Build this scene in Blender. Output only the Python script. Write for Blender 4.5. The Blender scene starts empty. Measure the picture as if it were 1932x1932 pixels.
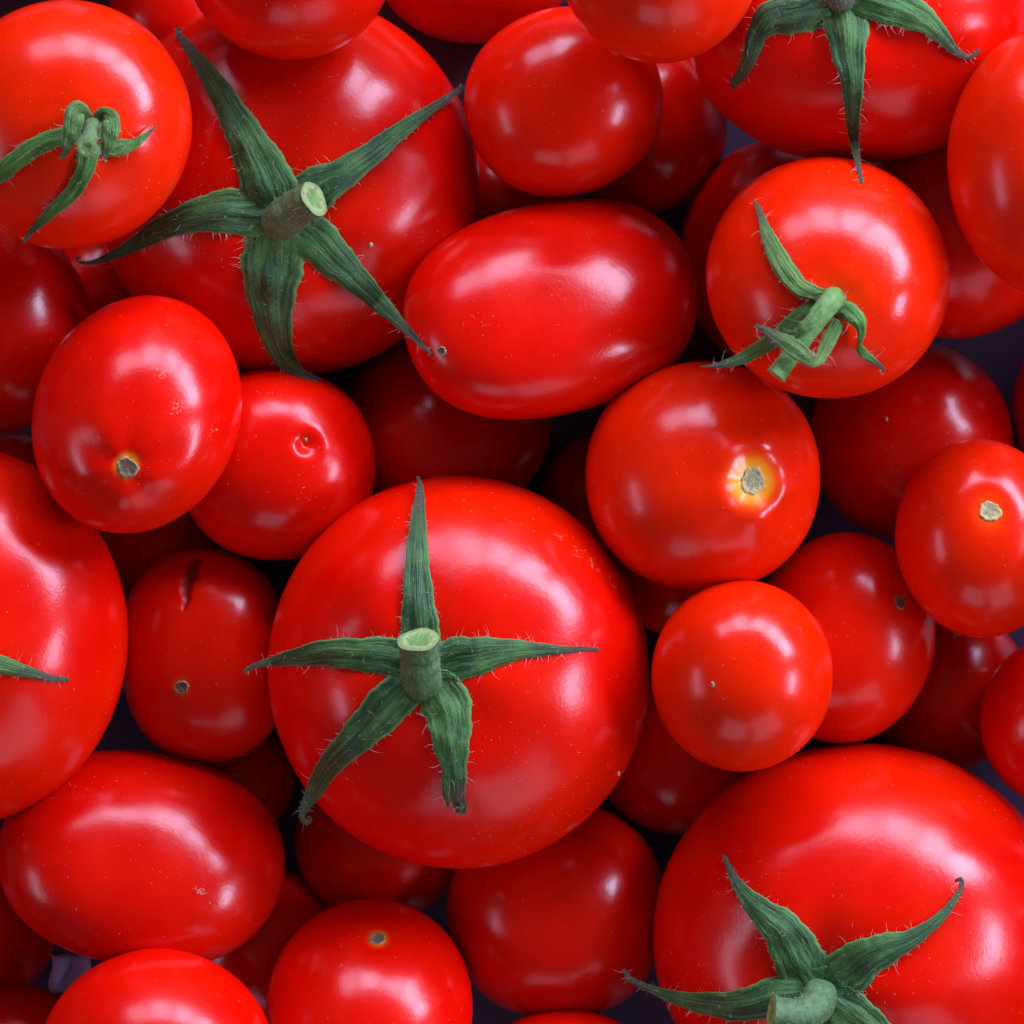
import bpy, math, random
import numpy as np
from mathutils import Vector, Matrix
from mathutils.bvhtree import BVHTree

random.seed(7)
rng = np.random.default_rng(7)
sc = bpy.context.scene
C = sc.collection

# ------------------------------------------------------------------ camera
# Lengths in the tables below are tenths of a millimetre ("units"); 1932 units span the frame at REF height.
S = 1e-4
D = 0.75
REF = 0.040
CAMZ = REF + D
cam_d = bpy.data.cameras.new("camera")
cam = bpy.data.objects.new("camera", cam_d)
C.objects.link(cam)
cam.location = (0, 0, CAMZ)
cam.rotation_euler = (0, 0, 0)
cam_d.sensor_width = 36
cam_d.sensor_height = 36
cam_d.lens = 36 * D / (1932 * S)
cam_d.clip_start = 0.02
cam_d.clip_end = 20
cam_d.dof.use_dof = True
cam_d.dof.focus_distance = CAMZ - 0.060
cam_d.dof.aperture_fstop = 25
sc.camera = cam

# ------------------------------------------------------------------ world and lamps (a table by the windows of a room)
w = bpy.data.worlds.new("World")
sc.world = w
w.use_nodes = True
bg = w.node_tree.nodes["Background"]
bg.inputs[0].default_value = (1.0, 0.90, 0.88, 1)
bg.inputs[1].default_value = 0.08


def lamp(name, az, zen, width, height, power, color, dist=0.95):
    ld = bpy.data.lights.new(name, 'AREA')
    ld.shape = 'RECTANGLE'
    ld.size = width
    ld.size_y = height
    ld.energy = power * 0.91
    ld.color = color
    o = bpy.data.objects.new(name, ld)
    C.objects.link(o)
    a, z = math.radians(az), math.radians(zen)
    d = Vector((math.sin(z) * math.cos(a), math.sin(z) * math.sin(a), math.cos(z)))
    o.location = d * dist + Vector((0, 0, 0.05))
    o.rotation_euler = d.to_track_quat('Z', 'Y').to_euler()
    return o


SKYLIGHT = (0.60, 0.69, 1.0)
for az, zen, wd, ht, pw in ((110, 63, 0.26, 0.26, 2.6), (90, 65, 0.27, 0.30, 5.2), (69, 66, 0.27, 0.27, 6.2),
                            (49, 65, 0.26, 0.30, 7.6), (30, 65, 0.27, 0.22, 7.8), (-7, 63, 0.30, 0.13, 5.0)):
    lamp("window_lamp", az, zen, wd, ht, pw, SKYLIGHT)
for az, zen, wd, ht, pw in ((262, 66, 0.40, 0.36, 0.90), (297, 67, 0.48, 0.48, 1.50), (190, 62, 0.42, 0.14, 1.5)):
    lamp("far_window_lamp", az, zen, wd, ht, pw, (0.70, 0.75, 1.0))

sc.view_settings.view_transform = 'Standard'
sc.view_settings.look = 'None'
sc.view_settings.exposure = 0.0
sc.view_settings.gamma = 1.0
sc.view_settings.use_curve_mapping = False
sc.render.engine = 'CYCLES'
sc.cycles.max_bounces = 5
sc.cycles.diffuse_bounces = 4
sc.cycles.glossy_bounces = 2
sc.cycles.use_adaptive_sampling = True
sc.cycles.adaptive_threshold = 0.02
sc.cycles.use_denoising = True


def at(u, v, z):
    """world point at height z (m) seen at photo position u, v"""
    k = (CAMZ - z) / D
    return ((u - 966) * S * k, (966 - v) * S * k)


# ------------------------------------------------------------------ materials
def mat_new(name):
    m = bpy.data.materials.new(name)
    m.use_nodes = True
    nt = m.node_tree
    return m, nt, nt.nodes, nt.links, nt.nodes["Principled BSDF"]


def N(nodes, typ, **kw):
    n = nodes.new(typ)
    for k, v in kw.items():
        setattr(n, k, v)
    return n


def mixc(nodes, links, fac, a, b):
    n = nodes.new("ShaderNodeMix")
    n.data_type = 'RGBA'
    for sock, val in ((n.inputs[0], fac), (n.inputs[6], a), (n.inputs[7], b)):
        if isinstance(val, (int, float)):
            sock.default_value = val
        elif isinstance(val, tuple):
            sock.default_value = (*val, 1) if len(val) == 3 else val
        else:
            links.new(val, sock)
    return n.outputs[2]


def ramp(nodes, links, src, pts):
    n = nodes.new("ShaderNodeValToRGB")
    e = n.color_ramp.elements
    while len(e) < len(pts):
        e.new(0.5)
    for el, (p, c) in zip(e, pts):
        el.position = p
        el.color = (*c, 1) if isinstance(c, tuple) else (c, c, c, 1)
    links.new(src, n.inputs[0])
    return n.outputs[0]


def math_n(nodes, links, op, a, b=None, clamp=False):
    n = nodes.new("ShaderNodeMath")
    n.operation = op
    n.use_clamp = clamp
    for i, v in enumerate((a, b)):
        if v is None:
            continue
        if isinstance(v, (int, float)):
            n.inputs[i].default_value = v
        else:
            links.new(v, n.inputs[i])
    return n.outputs[0]


def attr(nodes, name):
    n = nodes.new("ShaderNodeAttribute")
    n.attribute_name = name
    return n.outputs["Fac"]


def noise(nodes, links, vec, scale, detail=3, rough=0.55):
    n = nodes.new("ShaderNodeTexNoise")
    n.inputs["Scale"].default_value = scale
    n.inputs["Detail"].default_value = detail
    n.inputs["Roughness"].default_value = rough
    if vec is not None:
        links.new(vec, n.inputs["Vector"])
    return n.outputs["Fac"]


def make_skin(name, dotted, worn):
    m, nt, nd, lk, b = mat_new(name)
    tc = nd.new("ShaderNodeTexCoord")
    oi = nd.new("ShaderNodeObjectInfo")
    vec = tc.outputs["Object"]
    # pigment: the tomato's own red, mottled very slightly
    mott = noise(nd, lk, vec, 85, 3, 0.6)
    hsv = nd.new("ShaderNodeHueSaturation")
    lk.new(oi.outputs["Color"], hsv.inputs["Color"])
    lk.new(math_n(nd, lk, 'ADD', math_n(nd, lk, 'MULTIPLY', mott, 0.44), 0.77), hsv.inputs["Value"])
    col = hsv.outputs["Color"]
    blush = noise(nd, lk, vec, 24, 2)
    col = mixc(nd, lk, math_n(nd, lk, 'MULTIPLY', ramp(nd, lk, blush, [(0.45, 0.0), (0.70, 1.0)]), 0.40), col, (0.84, 0.022, 0.0004))
    micro = noise(nd, lk, vec, 1700, 1)
    hgt = math_n(nd, lk, 'ADD', micro, math_n(nd, lk, 'MULTIPLY', mott, 5.0))
    r = math_n(nd, lk, 'ADD', math_n(nd, lk, 'MULTIPLY', mott, 0.22), 0.115)
    if dotted:
        # orange to yellow pigment round the stem end
        yp = attr(nd, "ypig")
        ycol = ramp(nd, lk, yp, [(0.0, (0.80, 0.012, 0.001)), (0.45, (0.88, 0.10, 0.003)), (1.0, (0.90, 0.36, 0.02))])
        col = mixc(nd, lk, math_n(nd, lk, 'MULTIPLY', yp, 1.6, True), col, ycol)
        # pale lenticel dots and a few dark specks, in loose patches
        vo = nd.new("ShaderNodeTexVoronoi")
        vo.inputs["Scale"].default_value = 560
        lk.new(vec, vo.inputs["Vector"])
        dots = ramp(nd, lk, vo.outputs["Distance"], [(0.045, 1.0), (0.085, 0.0)])
        sep = nd.new("ShaderNodeSeparateColor")
        lk.new(vo.outputs["Color"], sep.inputs[0])
        patch = ramp(nd, lk, noise(nd, lk, vec, 40, 1), [(0.42, 0.04), (0.64, 1.0)])
        pale = math_n(nd, lk, 'MULTIPLY', math_n(nd, lk, 'MULTIPLY', dots, patch), math_n(nd, lk, 'GREATER_THAN', sep.outputs[0], 0.35))
        dirt = math_n(nd, lk, 'MULTIPLY', dots, math_n(nd, lk, 'LESS_THAN', sep.outputs[0], 0.12))
        col = mixc(nd, lk, math_n(nd, lk, 'MULTIPLY', pale, 0.6), col, (0.95, 0.32, 0.14))
        col = mixc(nd, lk, math_n(nd, lk, 'MULTIPLY', dirt, 0.55), col, (0.12, 0.01, 0.01))
        hgt = math_n(nd, lk, 'ADD', hgt, math_n(nd, lk, 'MULTIPLY', dots, 1.5))
    if worn:
        wear = attr(nd, "wear")
        wn = noise(nd, lk, vec, 2400, 3, 0.7)
        wn = math_n(nd, lk, 'ADD', wn, math_n(nd, lk, 'MULTIPLY', math_n(nd, lk, 'SUBTRACT', noise(nd, lk, vec, 330, 2), 0.5), 0.6))
        wm = ramp(nd, lk, math_n(nd, lk, 'ADD', wn, math_n(nd, lk, 'MULTIPLY', math_n(nd, lk, 'SUBTRACT', wear, 1.0), 0.5)), [(0.54, 0.0), (0.60, 1.0)])
        col = mixc(nd, lk, math_n(nd, lk, 'MULTIPLY', wm, 0.55), col, (0.50, 0.20, 0.15))
        r = math_n(nd, lk, 'ADD', r, math_n(nd, lk, 'MULTIPLY', wm, 0.35))
        cr = attr(nd, "crack")
        r = math_n(nd, lk, 'ADD', r, math_n(nd, lk, 'MULTIPLY', cr, 0.5))
        col = mixc(nd, lk, math_n(nd, lk, 'MULTIPLY', cr, 0.95, True), col, (0.17, 0.003, 0.002))
    lk.new(col, b.inputs["Base Color"])
    lk.new(r, b.inputs["Roughness"])
    b.inputs["IOR"].default_value = 1.5
    b.inputs["Specular IOR Level"].default_value = 0.30
    bn = nd.new("ShaderNodeBump")
    bn.inputs["Strength"].default_value = 0.09
    bn.inputs["Distance"].default_value = 0.0002
    lk.new(hgt, bn.inputs["Height"])
    lk.new(bn.outputs["Normal"], b.inputs["Normal"])
    return m


def make_sepal():
    m, nt, nd, lk, b = mat_new("sepal_green")
    uv = nd.new("ShaderNodeUVMap")
    uv.uv_map = "UVMap"
    tc = nd.new("ShaderNodeTexCoord")
    oi = nd.new("ShaderNodeObjectInfo")
    mp = nd.new("ShaderNodeMapping")
    mp.inputs["Scale"].default_value = (4.5, 10.0, 1)
    lk.new(uv.outputs["UV"], mp.inputs["Vector"])
    addv = nd.new("ShaderNodeVectorMath")
    addv.operation = 'ADD'
    lk.new(mp.outputs["Vector"], addv.inputs[0])
    cmb = nd.new("ShaderNodeCombineXYZ")
    lk.new(math_n(nd, lk, 'MULTIPLY', oi.outputs["Random"], 40.0), cmb.inputs[0])
    lk.new(cmb.outputs[0], addv.inputs[1])
    streak = noise(nd, lk, addv.outputs[0], 1.0, 5, 0.62)
    grain = noise(nd, lk, tc.outputs["Object"], 1500, 4, 0.7)
    mott = noise(nd, lk, tc.outputs["Object"], 180, 4, 0.6)
    base = oi.outputs["Color"]
    dark = mixc(nd, lk, 0.72, base, (0.009, 0.016, 0.006))
    light = mixc(nd, lk, 0.36, base, (0.16, 0.34, 0.11))
    col = mixc(nd, lk, ramp(nd, lk, streak, [(0.38, 0.0), (0.50, 0.42), (0.64, 1.0)]), dark, light)
    col = mixc(nd, lk, math_n(nd, lk, 'MULTIPLY', ramp(nd, lk, mott, [(0.38, 1.0), (0.58, 0.0)]), 0.55), col, dark)
    patch = noise(nd, lk, tc.outputs["Object"], 95, 3, 0.6)
    col = mixc(nd, lk, math_n(nd, lk, 'MULTIPLY', ramp(nd, lk, patch, [(0.50, 0.0), (0.66, 1.0)]), 0.45), col, (0.085, 0.20, 0.022))
    col = mixc(nd, lk, math_n(nd, lk, 'MULTIPLY', ramp(nd, lk, grain, [(0.58, 0.0), (0.74, 1.0)]), 0.35), col, (0.26, 0.42, 0.22))
    # paler rim and withered tip
    sep = nd.new("ShaderNodeSeparateXYZ")
    lk.new(uv.outputs["UV"], sep.inputs[0])
    e = math_n(nd, lk, 'ABSOLUTE', math_n(nd, lk, 'SUBTRACT', math_n(nd, lk, 'MULTIPLY', sep.outputs[1], 2.0), 1.0))
    rim = ramp(nd, lk, e, [(0.86, 0.0), (0.97, 1.0)])
    col = mixc(nd, lk, math_n(nd, lk, 'MULTIPLY', rim, 0.55), col, (0.16, 0.30, 0.06))
    tip = ramp(nd, lk, math_n(nd, lk, 'ADD', sep.outputs[0], math_n(nd, lk, 'MULTIPLY', mott, 0.25)), [(0.84, 0.0), (1.0, 1.0)])
    col = mixc(nd, lk, math_n(nd, lk, 'MULTIPLY', tip, 0.85), col, (0.075, 0.062, 0.035))
    lk.new(col, b.inputs["Base Color"])
    b.inputs["Roughness"].default_value = 0.55
    b.inputs["Specular IOR Level"].default_value = 0.35
    b.inputs["Sheen Weight"].default_value = 0.05
    b.inputs["Sheen Roughness"].default_value = 0.4
    bn = nd.new("ShaderNodeBump")
    bn.inputs["Strength"].default_value = 0.75
    bn.inputs["Distance"].default_value = 0.0006
    h = math_n(nd, lk, 'ADD', streak, math_n(nd, lk, 'MULTIPLY', grain, 0.35))
    lk.new(h, bn.inputs["Height"])
    lk.new(bn.outputs["Normal"], b.inputs["Normal"])
    return m


def make_stem(name, brown):
    m, nt, nd, lk, b = mat_new(name)
    tc = nd.new("ShaderNodeTexCoord")
    oi = nd.new("ShaderNodeObjectInfo")
    vec = tc.outputs["Object"]
    g = noise(nd, lk, vec, 700, 5, 0.7)
    l = noise(nd, lk, vec, 120, 3)
    col = mixc(nd, lk, ramp(nd, lk, g, [(0.35, 0.0), (0.7, 1.0)]), mixc(nd, lk, 0.5, oi.outputs["Color"], (0.015, 0.032, 0.010)), mixc(nd, lk, 0.3, oi.outputs["Color"], (0.24, 0.36, 0.14)))
    col = mixc(nd, lk, math_n(nd, lk, 'MULTIPLY', ramp(nd, lk, l, [(0.42, 0.0), (0.6, 1.0)]), brown), col, (0.075, 0.062, 0.022))
    sp = ramp(nd, lk, noise(nd, lk, vec, 3000, 2), [(0.66, 0.0), (0.74, 1.0)])
    col = mixc(nd, lk, math_n(nd, lk, 'MULTIPLY', sp, 0.6), col, (0.42, 0.48, 0.22))
    lk.new(col, b.inputs["Base Color"])
    b.inputs["Roughness"].default_value = 0.6
    b.inputs["Sheen Weight"].default_value = 0.03
    bn = nd.new("ShaderNodeBump")
    bn.inputs["Strength"].default_value = 0.6
    bn.inputs["Distance"].default_value = 0.0005
    lk.new(g, bn.inputs["Height"])
    lk.new(bn.outputs["Normal"], b.inputs["Normal"])
    return m


def make_disc(name, pts, scale, bump):
    """radial material: attribute 'rad' 0 centre .. 1 rim"""
    m, nt, nd, lk, b = mat_new(name)
    tc = nd.new("ShaderNodeTexCoord")
    r = attr(nd, "rad")
    n1 = noise(nd, lk, tc.outputs["Object"], scale, 5, 0.7)
    rr = math_n(nd, lk, 'ADD', r, math_n(nd, lk, 'MULTIPLY', math_n(nd, lk, 'SUBTRACT', n1, 0.5), 0.55), True)
    col = ramp(nd, lk, rr, pts)
    col = mixc(nd, lk, math_n(nd, lk, 'MULTIPLY', ramp(nd, lk, n1, [(0.36, 1.0), (0.52, 0.0)]), 0.55), col, (0.10, 0.07, 0.045))
    lk.new(col, b.inputs["Base Color"])
    b.inputs["Roughness"].default_value = 0.6
    bn = nd.new("ShaderNodeBump")
    bn.inputs["Strength"].default_value = bump
    bn.inputs["Distance"].default_value = 0.0006
    lk.new(n1, bn.inputs["Height"])
    lk.new(bn.outputs["Normal"], b.inputs["Normal"])
    return m


def make_hair(name, col, rough):
    m, nt, nd, lk, b = mat_new(name)
    oi = nd.new("ShaderNodeTexCoord")
    n1 = noise(nd, lk, oi.outputs["Object"], 300, 2)
    c2 = tuple(c * 0.6 for c in col)
    lk.new(mixc(nd, lk, n1, c2, col), b.inputs["Base Color"])
    b.inputs["Roughness"].default_value = rough
    return m


def make_tray():
    m, nt, nd, lk, b = mat_new("lilac_tray")
    tc = nd.new("ShaderNodeTexCoord")
    n1 = noise(nd, lk, tc.outputs["Object"], 25, 4)
    n2 = noise(nd, lk, tc.outputs["Object"], 900, 3)
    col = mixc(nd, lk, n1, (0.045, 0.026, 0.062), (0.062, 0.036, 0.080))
    lk.new(col, b.inputs["Base Color"])
    b.inputs["Roughness"].default_value = 0.42
    bn = nd.new("ShaderNodeBump")
    bn.inputs["Strength"].default_value = 0.12
    bn.inputs["Distance"].default_value = 0.0003
    lk.new(n2, bn.inputs["Height"])
    lk.new(bn.outputs["Normal"], b.inputs["Normal"])
    return m


SKIN_PLAIN = make_skin("tomato_skin_plain", False, False)
SKIN = make_skin("tomato_skin", True, False)
SKIN_WORN = make_skin("tomato_skin_worn", True, True)
SEPAL = make_sepal()
STEM = make_stem("stem_green", 0.15)
STEMB = make_stem("stem_brown", 0.55)
STEM_FRESH = make_stem("stem_fresh", 0.08)
CUT = make_disc("stem_cut", [(0.0, (0.12, 0.26, 0.045)), (0.45, (0.15, 0.29, 0.06)), (0.68, (0.31, 0.38, 0.14)), (1.0, (0.18, 0.28, 0.07))], 900, 0.6)
SCARP = make_disc("scar_pale", [(0.0, (0.42, 0.46, 0.18)), (0.35, (0.36, 0.28, 0.12)), (0.7, (0.56, 0.42, 0.20)), (1.0, (0.66, 0.42, 0.14))], 1100, 0.8)
SCARB = make_disc("scar_brown", [(0.0, (0.14, 0.075, 0.035)), (0.5, (0.18, 0.10, 0.05)), (0.78, (0.24, 0.15, 0.075)), (0.93, (0.46, 0.30, 0.16)), (1.0, (0.36, 0.16, 0.05))], 900, 0.9)
HAIR = make_hair("calyx_hair", (0.75, 0.72, 0.62), 0.4)
LINT = make_hair("skin_lint", (0.80, 0.30, 0.22), 0.5)
TRAY = make_tray()


# ------------------------------------------------------------------ mesh helpers
def mesh_obj(name, verts, faces, material, parent=None, smooth=True, origin=(0, 0, 0)):
    me = bpy.data.meshes.new(name)
    v = np.asarray(verts, dtype=np.float64) - np.asarray(origin)
    me.from_pydata(v.tolist(), [], faces if isinstance(faces, list) else faces.tolist())
    if smooth:
        me.polygons.foreach_set("use_smooth", np.ones(len(me.polygons), dtype=bool))
    me.materials.append(material)
    o = bpy.data.objects.new(name, me)
    C.objects.link(o)
    o.location = origin
    if parent is not None:
        o.parent = parent
        o.location = Vector(origin) - parent_world(parent)
    return o


def parent_world(p):
    v = Vector(p.location)
    q = p.parent
    while q is not None:
        v += q.location
        q = q.parent
    return v


def set_attr(o, name, arr):
    a = o.data.attributes.new(name, 'FLOAT', 'POINT')
    a.data.foreach_set("value", np.asarray(arr, dtype=np.float32))


def grid_faces(nu, nv, wrap_u):
    """nu around, nv along; vertex index j*nu+i"""
    f = []
    for j in range(nv - 1):
        for i in range(nu if wrap_u else nu - 1):
            i2 = (i + 1) % nu
            f.append((j * nu + i, j * nu + i2, (j + 1) * nu + i2, (j + 1) * nu + i))
    return f


# ------------------------------------------------------------------ setting
tv = [(-0.32, -0.32, 0), (0.32, -0.32, 0), (0.32, 0.32, 0), (-0.32, 0.32, 0),
      (-0.32, -0.32, -0.004), (0.32, -0.32, -0.004), (0.32, 0.32, -0.004), (-0.32, 0.32, -0.004)]
tf = [(0, 1, 2, 3), (7, 6, 5, 4), (0, 4, 5, 1), (1, 5, 6, 2), (2, 6, 7, 3), (3, 7, 4, 0)]
tray = mesh_obj("tray_floor", tv, tf, TRAY, smooth=False)
tray["kind"] = "structure"

# ------------------------------------------------------------------ the tomatoes
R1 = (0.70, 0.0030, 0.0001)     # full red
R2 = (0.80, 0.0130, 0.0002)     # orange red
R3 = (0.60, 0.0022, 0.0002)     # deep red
# id: name, u, v, rx, ry, rot(deg ccw), rz, colour, extras ; listed from the bottom of the pile upwards
T = []


def tom(i, name, u, v, rx, ry, rot=0, rz=None, col=R1, label="", dz=0, **kw):
    d = dict(i=i, name=name, u=u, v=v, rx=rx, ry=ry, rot=math.radians(rot), rz=rz or 0.95 * min(rx, ry), col=col, label=label, dz=dz)
    d.update(kw)
    T.append(d)


# --- bottom layer, seen only in the gaps
low = dict(res=(64, 48), lint=0)
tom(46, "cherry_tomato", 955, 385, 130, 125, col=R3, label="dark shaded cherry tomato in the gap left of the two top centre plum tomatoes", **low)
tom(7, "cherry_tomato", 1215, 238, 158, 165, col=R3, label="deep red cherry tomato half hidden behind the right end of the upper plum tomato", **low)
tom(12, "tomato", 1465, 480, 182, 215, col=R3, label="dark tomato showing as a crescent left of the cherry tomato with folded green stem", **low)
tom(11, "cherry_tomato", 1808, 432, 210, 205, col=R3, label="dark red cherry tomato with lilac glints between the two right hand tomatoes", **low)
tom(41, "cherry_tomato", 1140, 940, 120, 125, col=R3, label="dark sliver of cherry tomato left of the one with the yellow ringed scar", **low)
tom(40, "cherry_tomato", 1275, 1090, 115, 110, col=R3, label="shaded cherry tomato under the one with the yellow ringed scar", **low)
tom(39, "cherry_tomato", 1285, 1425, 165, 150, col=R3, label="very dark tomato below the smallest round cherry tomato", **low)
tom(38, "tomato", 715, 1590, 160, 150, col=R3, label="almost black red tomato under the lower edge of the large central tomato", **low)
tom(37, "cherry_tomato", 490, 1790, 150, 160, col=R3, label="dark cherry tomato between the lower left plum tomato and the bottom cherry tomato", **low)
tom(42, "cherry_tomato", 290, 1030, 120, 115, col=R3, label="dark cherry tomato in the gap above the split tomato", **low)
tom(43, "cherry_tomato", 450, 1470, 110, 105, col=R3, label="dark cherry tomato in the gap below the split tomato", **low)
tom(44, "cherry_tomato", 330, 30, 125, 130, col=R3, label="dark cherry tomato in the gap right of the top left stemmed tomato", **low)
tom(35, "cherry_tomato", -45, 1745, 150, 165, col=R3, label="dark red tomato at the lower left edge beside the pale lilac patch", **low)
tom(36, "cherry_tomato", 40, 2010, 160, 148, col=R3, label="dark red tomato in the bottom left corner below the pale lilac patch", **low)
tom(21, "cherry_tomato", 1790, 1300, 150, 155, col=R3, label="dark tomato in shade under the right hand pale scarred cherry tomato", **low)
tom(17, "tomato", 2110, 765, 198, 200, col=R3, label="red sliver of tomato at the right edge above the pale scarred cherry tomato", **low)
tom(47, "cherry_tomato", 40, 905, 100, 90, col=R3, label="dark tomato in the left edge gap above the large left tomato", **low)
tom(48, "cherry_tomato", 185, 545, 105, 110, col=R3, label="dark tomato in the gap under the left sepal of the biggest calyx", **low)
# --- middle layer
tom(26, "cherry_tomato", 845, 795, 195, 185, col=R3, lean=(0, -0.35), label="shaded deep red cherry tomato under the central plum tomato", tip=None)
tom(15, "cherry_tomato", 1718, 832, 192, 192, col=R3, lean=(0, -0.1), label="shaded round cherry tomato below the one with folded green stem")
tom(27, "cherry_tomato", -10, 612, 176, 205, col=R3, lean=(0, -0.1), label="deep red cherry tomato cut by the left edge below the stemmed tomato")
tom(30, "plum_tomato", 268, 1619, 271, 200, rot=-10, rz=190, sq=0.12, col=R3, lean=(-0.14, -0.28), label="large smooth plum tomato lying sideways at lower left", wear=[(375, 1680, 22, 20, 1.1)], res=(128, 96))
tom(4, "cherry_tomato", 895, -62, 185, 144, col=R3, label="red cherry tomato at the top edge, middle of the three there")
tom(33, "cherry_tomato", 1050, 1716, 210, 207, sq=0.07, col=(0.74, 0.0045, 0.0002), lean=(0, -0.12), label="glossy deep red cherry tomato below right of the large central tomato")
tom(2, "tomato", 545, 348, 363, 363, rz=265, col=(0.60, 0.0022, 0.0001), label="large red tomato under the biggest five pointed calyx with a brown cut stem", feat=(535, 410), kind="calyx", big=True, res=(144, 110))
tom(29, "plum_tomato", 388, 1236, 164, 206, rot=3, rz=155, sq=0.12, col=(0.74, 0.0060, 0.0002), label="short plum tomato with a split in its skin and a small round scar",
    pole=(362, 1095), scar=[(342, 1297, 15, 'b', 0.30)], crack=True, res=(150, 120))
tom(25, "cherry_tomato", 523, 876, 188, 184, sq=0.08, col=R1, label="cherry tomato with a small deep navel left of centre", feat=(578, 838), kind="pit")
tom(18, "plum_tomato", 1592, 1204, 172, 200, rot=-8, rz=160, col=(0.76, 0.0070, 0.0002), label="plum tomato with a small brown scar behind the smallest round cherry tomato", scar=[(1698, 1136, 14, 'b', 0.2)])
tom(28, "tomato", -90, 1200, 333, 360, rz=265, col=R1, label="large tomato cut by the left edge with one sepal tip showing", feat=(-170, 1225), kind="calyx", big=True, wear=[(60, 1030, 60, 30, 0.8)], res=(144, 110))
tom(8, "tomato", 1622, 24, 332, 286, rz=250, col=R1, label="large tomato at the top right edge under a dark green calyx", feat=(1585, -5), kind="calyx", big=True, sq=0.10, res=(144, 110))
tom(23, "tomato", 865, 1267, 360, 370, rz=285, col=R1, label="large round tomato in the centre with an upright cut stem and five spread sepals", feat=(792, 1262), kind="calyx", big=True,
    wear=[(1050, 1005, 34, 30, 0.92), (1085, 1035, 40, 36, 1.0), (1120, 1062, 36, 32, 1.08), (1152, 1092, 34, 30, 1.1), (1183, 1130, 26, 26, 1.12), (1165, 1460, 8, 10, 1.2)], res=(160, 120))
tom(22, "tomato", 1625, 1766, 393, 366, rz=310, col=R1, label="largest tomato at lower right with a bent green stem and curled sepals", feat=(1545, 1850), kind="calyx", big=True, res=(160, 120))
# --- upper layer
tom(6, "plum_tomato", 1063, 192, 190, 178, rot=20, rz=165, col=(0.80, 0.0080, 0.0002), lean=(-0.03, -0.05), label="short plum tomato just above the long central plum tomato", sq=0.06)
tom(3, "cherry_tomato", 547, -70, 195, 182, col=R1, label="cherry tomato at the top edge resting on the large calyxed tomato")
tom(9, "plum_tomato", 1985, 305, 198, 255, rz=185, col=R2, label="orange red plum tomato cut by the right edge near the top")
tom(24, "plum_tomato", 258, 781, 196, 228, rot=-18, rz=185, col=R1, lean=(0.05, -0.2), label="plum tomato at left with a grey round stem scar in a dimpled end", feat=(240, 882), kind="scar", ribs=0.012,
    scar=[(240, 882, 20, 'b', 0.75)], wear=[(310, 700, 60, 60, 0.95), (330, 770, 40, 50, 0.95), (400, 810, 40, 50, 0.95)])
tom(1, "cherry_tomato", 127, 234, 235, 236, rz=180, col=R2, label="orange red tomato at top left with a small curled light green calyx", feat=(165, 255), kind="calyx")
tom(13, "plum_tomato", 1043, 580, 286, 207, rot=14, rz=192, sq=0.16, col=R1, lean=(-0.22, -0.30), label="long smooth plum tomato lying just above the photo's centre", wear=[(1230, 450, 70, 50, 0.8)], scar=[(834, 662, 9, 'b', 0.0)], res=(128, 96))
tom(10, "tomato", 1563, 523, 229, 230, rz=200, col=R2, lean=(0, -0.18), label="orange red tomato at upper right with a long stem folded over its side", feat=(1590, 568), kind="calyx")
tom(14, "cherry_tomato", 1325, 899, 222, 219, sq=0.05, lean=(-0.03, -0.08), dz=45, rz=200, col=R2, label="tomato with a pale stem scar in a bright yellow ring", feat=(1420, 908), kind="ring", scar=[(1420, 908, 26, 'p', 1.0)], ribs=0.010)
tom(19, "cherry_tomato", 1400, 1275, 172, 182, rz=172, col=R2, label="smallest round orange red cherry tomato right of the large central tomato", tip=(1345, 1291))
tom(16, "cherry_tomato", 1850, 1016, 160, 188, rot=6, rz=160, col=R2, label="orange red cherry tomato at the right edge with a pale beige stem scar", feat=(1868, 963), kind="scar", scar=[(1868, 965, 21, 'p', 0.32)])
tom(20, "cherry_tomato", 2002, 1362, 152, 162, rz=150, col=R1, label="orange red cherry tomato at the right edge above the largest tomato")
tom(32, "cherry_tomato", 698, 1897, 196, 194, col=R1, lean=(0, -0.38), label="cherry tomato at the bottom edge with a brown scar near its top", feat=(712, 1772), kind="scar", scar=[(712, 1772, 17, 'b', 0.5)])
tom(31, "cherry_tomato", 296, 2002, 222, 209, col=R1, lean=(0, -0.15), label="cherry tomato at the bottom edge in front of the sideways plum tomato")
tom(34, "cherry_tomato", 1070, 2080, 200, 175, col=R1, label="thin top of a cherry tomato at the bottom edge left of the largest tomato")
tom(5, "cherry_tomato", 1245, -74, 190, 192, col=R2, label="orange red cherry tomato at the top edge, right of the three there")

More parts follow.
